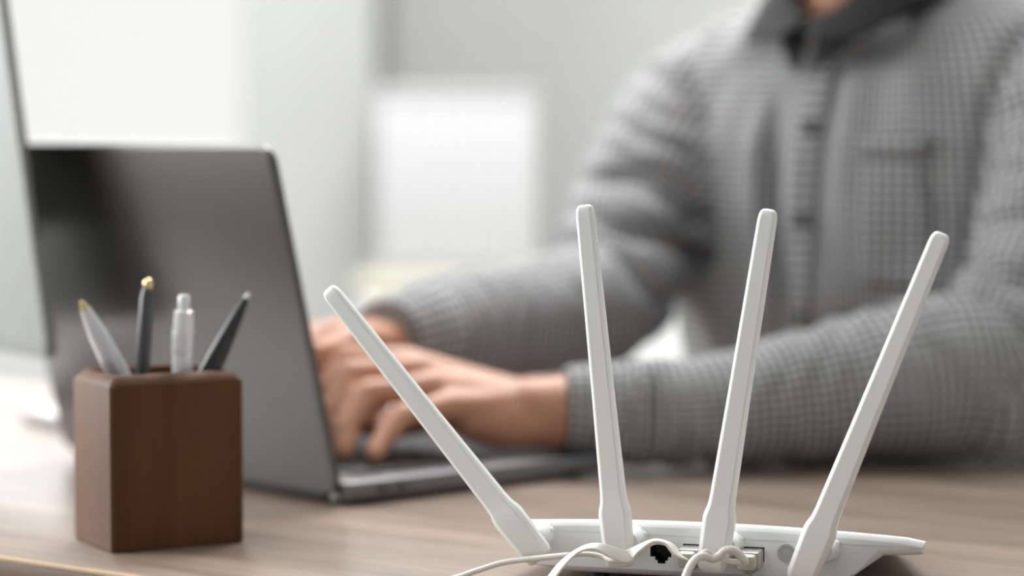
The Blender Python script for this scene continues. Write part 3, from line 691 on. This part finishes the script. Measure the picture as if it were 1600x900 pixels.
# one region per face, unwrap the angular seam
fr = np.maximum.reduceat(R_, st)[fid]
allu = {0: (th*0.165, Z), 1: (sL, aL*0.048), 2: (sR, aR*0.048)}
for k, (uu, vv) in allu.items():
    mk = fr == k; U[mk] = uu[li[mk]]; V[mk] = vv[li[mk]]
for arr, per in ((V, 2*PI*.048), (U, 2*PI*.165)):
    ref = arr[st][fid]; arr += per*np.round((ref-arr)/per)*((np.abs(arr-ref) > per*.5))
uv.data.foreach_set('uv', np.stack([U, V], 1).ravel())
sh = link('shirt', sme, M['shirt'], pr); tag(sh, 'grey fine-checked button-up shirt')
SB = BVHTree.FromPolygons([tuple(c) for c in coords(sme)], [tuple(p.vertices) for p in sme.polygons])
C0 = np.array([.31-PO.x, 2.01-PO.y, DZ])
def on_shirt(th_, z, off=0.001):
    """point on the shirt front at angle th (from facing dir towards his right) and height z"""
    d = F2*math.cos(th_)+R2*math.sin(th_); cc = C0+np.array([0, 0, z])
    o = cc+d*0.155
    hit, nrm, _, _ = SB.ray_cast(Vector(o), Vector(-d), 0.6)
    if hit is None: return np.array(cc+d*.1), d
    nn = np.array(nrm); 
    return np.array(hit)+nn*off, nn
def patch(name, grid, m, parent, th=0.0016, uvs=True):
    """grid[i][j] points with normals -> thin cloth piece with thickness"""
    b = bmesh.new(); ul = b.loops.layers.uv.new('UVMap'); V1 = [[b.verts.new(tuple(p)) for p, n in row] for row in grid]
    for i in range(len(grid)-1):
        for j in range(len(grid[0])-1):
            f = b.faces.new((V1[i][j], V1[i][j+1], V1[i+1][j+1], V1[i+1][j]))
            for lp, (a, c) in zip(f.loops, ((i, j), (i, j+1), (i+1, j+1), (i+1, j))): lp[ul].uv = (c*0.0045, a*0.008)
    me = D.meshes.new(name); b.to_mesh(me); b.free(); o = link(name, me, m, parent)
    s = o.modifiers.new('solid', 'SOLIDIFY'); s.thickness = th; s.offset = 0
    return o
FA = -0.10
grid = [[on_shirt(FA+dx+0.60*(0.27-z), z, 0.0030) for dx in np.linspace(-.105, .105, 8)] for z in np.linspace(.285, -.06, 34)]
tag(patch('placket', grid, M['shirt'], sh), 'raised button placket')
for z in (.235, .165, .088, .01):
    p, n = on_shirt(FA+0.60*(0.27-z), z, 0.0048)
    bt = lathe('button', [(.0001, -.001), (.0052, -.001), (.0060, 0), (.0060, .001), (.0045, .0018), (.0038, .0012), (.0001, .0012)], M['button'], sh, 20, axis_mtx(p, p+n))
grid = [[on_shirt(t, z, 0.0026) for t in np.linspace(-1.02, -.50, 14)] for z in np.linspace(.226, .115, 14)]
pk = patch('chest_pocket', grid, M['shirt'], sh)
grid = [[on_shirt(t, z, 0.0048) for t in np.linspace(-1.03, -.49, 14)] for z in np.linspace(.229, .214, 3)]
patch('pocket_hem', grid, M['shirt'], pk)
# cuffs
def cuff(p, q, r0, r1):
    p = np.array(p)-np.array([PO.x, PO.y, -DZ]); q = np.array(q)-np.array([PO.x, PO.y, -DZ]); L = float(np.linalg.norm(q-p))
    o = lathe('cuff', [(r0-.003, 0), (r0, .0005), (r0+.001, .004), ((r0+r1)/2+.0012, L*.5), (r1+.0008, L-.002), (r1-.002, L)], M['shirt'], sh, 40, axis_mtx(p, q), None)
    ul = o.data.uv_layers.new(name='UVMap')
    for pl in o.data.polygons:
        for k in pl.loop_indices:
            c = np.array(o.data.vertices[o.data.loops[k].vertex_index].co)-p; t = (q-p)/L; s = c@t; w_ = c-t*s
            ul.data[k].uv = (s, math.atan2(w_[2], w_@np.cross(t, [0, 0, 1]))*r0)
cuff((.0345, 1.6965, .0430), (.092, 1.7025, .0405), .0285, .0350)
cuff((-.0900, 1.7860, .0800), (-.062, 1.828, .084), .0305, .0400)
# collar: stand and two leaves, dark
def collar():
    b = bmesh.new(); n = 40; rows = []
    for i in range(n+1):
        t = -PI*0.985+2*PI*0.985*i/n      # 0 = nape, +-pi = front
        f = -math.cos(t)                  # 1 at front
        d = F2*f+R2*math.sin(t)
        ctr = np.array([.291, 1.986, 0]); front = max(f, 0)**2
        tipk = max(0, 1-abs(abs(t)-2.62)/0.55)
        opn = max(f, 0)**4
        base = ctr+d*(.068+.020*front)+np.array([0, 0, .326-.024*front-.030*max(f, 0)**14])
        top = ctr+F2*.004+d*(.062+.010*opn)+np.array([0, 0, .380-.030*front-.030*opn])
        fold = ctr+F2*.004+d*(.068+.010*opn)+np.array([0, 0, .381-.030*front-.030*opn])
        mid = ctr+d*(.084+.008*front)+np.array([0, 0, .358-.026*front-.020*opn])
        edge = ctr+d*(.098+.014*tipk)+np.array([0, 0, .337-.024*front-.022*tipk])
        rows.append([b.verts.new(tuple(p-np.array([PO.x, PO.y, -DZ]))) for p in (base, (base+top)/2, top, fold, mid, edge)])
    for i in range(n):
        for j in range(5): b.faces.new((rows[i][j], rows[i][j+1], rows[i+1][j+1], rows[i+1][j]))
    me = D.meshes.new('collar'); b.to_mesh(me); b.free(); o = link('collar', me, M['collar'], sh)
    s = o.modifiers.new('solid', 'SOLIDIFY'); s.thickness = .002; s.offset = 0
    s = o.modifiers.new('sub', 'SUBSURF'); s.levels = s.render_levels = 1
    tag(o, 'dark grey turned-down collar')
collar()
# hair, eyes
bm = bmesh.new(); ell(hc+F2*-.012+[0, 0, .048], .102, .084, .092)
for f in list(bm.verts):
    q = np.array(f.co)-(hc-np.array([PO.x, PO.y, -DZ])); 
    if q@F2 > 0.045 and q[2] < 0.085: f.co -= Vector(F2)*0.06
me = D.meshes.new('hair'); bm.to_mesh(me); bm.free(); link('hair', me, M['hair'], pr)
for s in (-1, 1):
    e = hc+R2*.031*s+F2*.078+[0, 0, .010]; bm = bmesh.new(); ell(e, .0100, .0125, .0062, 16); eo = from_bm('eye', bm, M['eye'], pr)
    bm = bmesh.new(); ell(e+F2*.0065+[0, 0, -.0008], .0042, .0052, .0050, 12); from_bm('iris', bm, M['iris'], eo)
# trousers and shoes, seated
bm = bmesh.new()
hip = np.array([.378, 2.078, -.27])
for s in (-1, 1):
    a = hip+R2*.09*s; kn = hip+R2*.13*s+F2*.43+[0, 0, -.0]; an = kn+F2*-.06+[0, 0, -.38]
    blob_chain(bm, up([(*(a+[0, 0, 0]), .095), (*(kn), .066), (*an, .047)]), 20)
blob_chain(bm, up([(*(hip+R2*.06), .125), (*(hip-R2*.06), .125)]), 20)
link('trousers', voxel(bm, .007, .5, 'trousers'), M['jeans'], pr)
for s in (-1, 1):
    an = hip+R2*.13*s+F2*.37; bm = bmesh.new()
    blob_chain(bm, [(*(an[:2]-np.array([PO.x, PO.y])), .050, .045), (*((an+F2*.09)[:2]-np.array([PO.x, PO.y])), .040, .038), (*((an+F2*.17)[:2]-np.array([PO.x, PO.y])), .034, .033)], 18)
    link('shoe', voxel(bm, .006, .5, 'shoe'), M['shoe'], pr)
# chair under him
ch = thing('office_chair', 'black chair the person in the checked shirt sits on, mostly hidden by the desk', 'chair', (.40, 2.10, 0), math.atan2(F2[1], F2[0]))
box('seat', -.22, .22, -.23, .23, .315, .365, M['chair'], ch, bev=.02, seg=3)
lathe('column', [(.0001, .07), (.028, .07), (.028, .32), (.0001, .32)], M['hinge'], ch, 20)
box('backrest', -.27, -.225, -.20, .20, .42, .78, M['chair'], ch, bev=.018, seg=3)
box('back_post', -.262, -.24, -.03, .03, .33, .45, M['hinge'], ch, bev=.004)
for k in range(5):
    a = 2*PI*k/5+PI/5; l = tube('leg', [(0, 0, .085), (.14*math.cos(a), .14*math.sin(a), .075), (.27*math.cos(a), .27*math.sin(a), .058)], .018, M['hinge'], ch, 10, 3)
    lathe('caster', [(.0001, -.012), (.024, -.012), (.0255, 0), (.024, .012), (.0001, .012)], M['hinge'], l, 16, Matrix.Translation((.27*math.cos(a), .27*math.sin(a), .026)) @ Matrix.Rotation(PI/2, 4, 'X'))
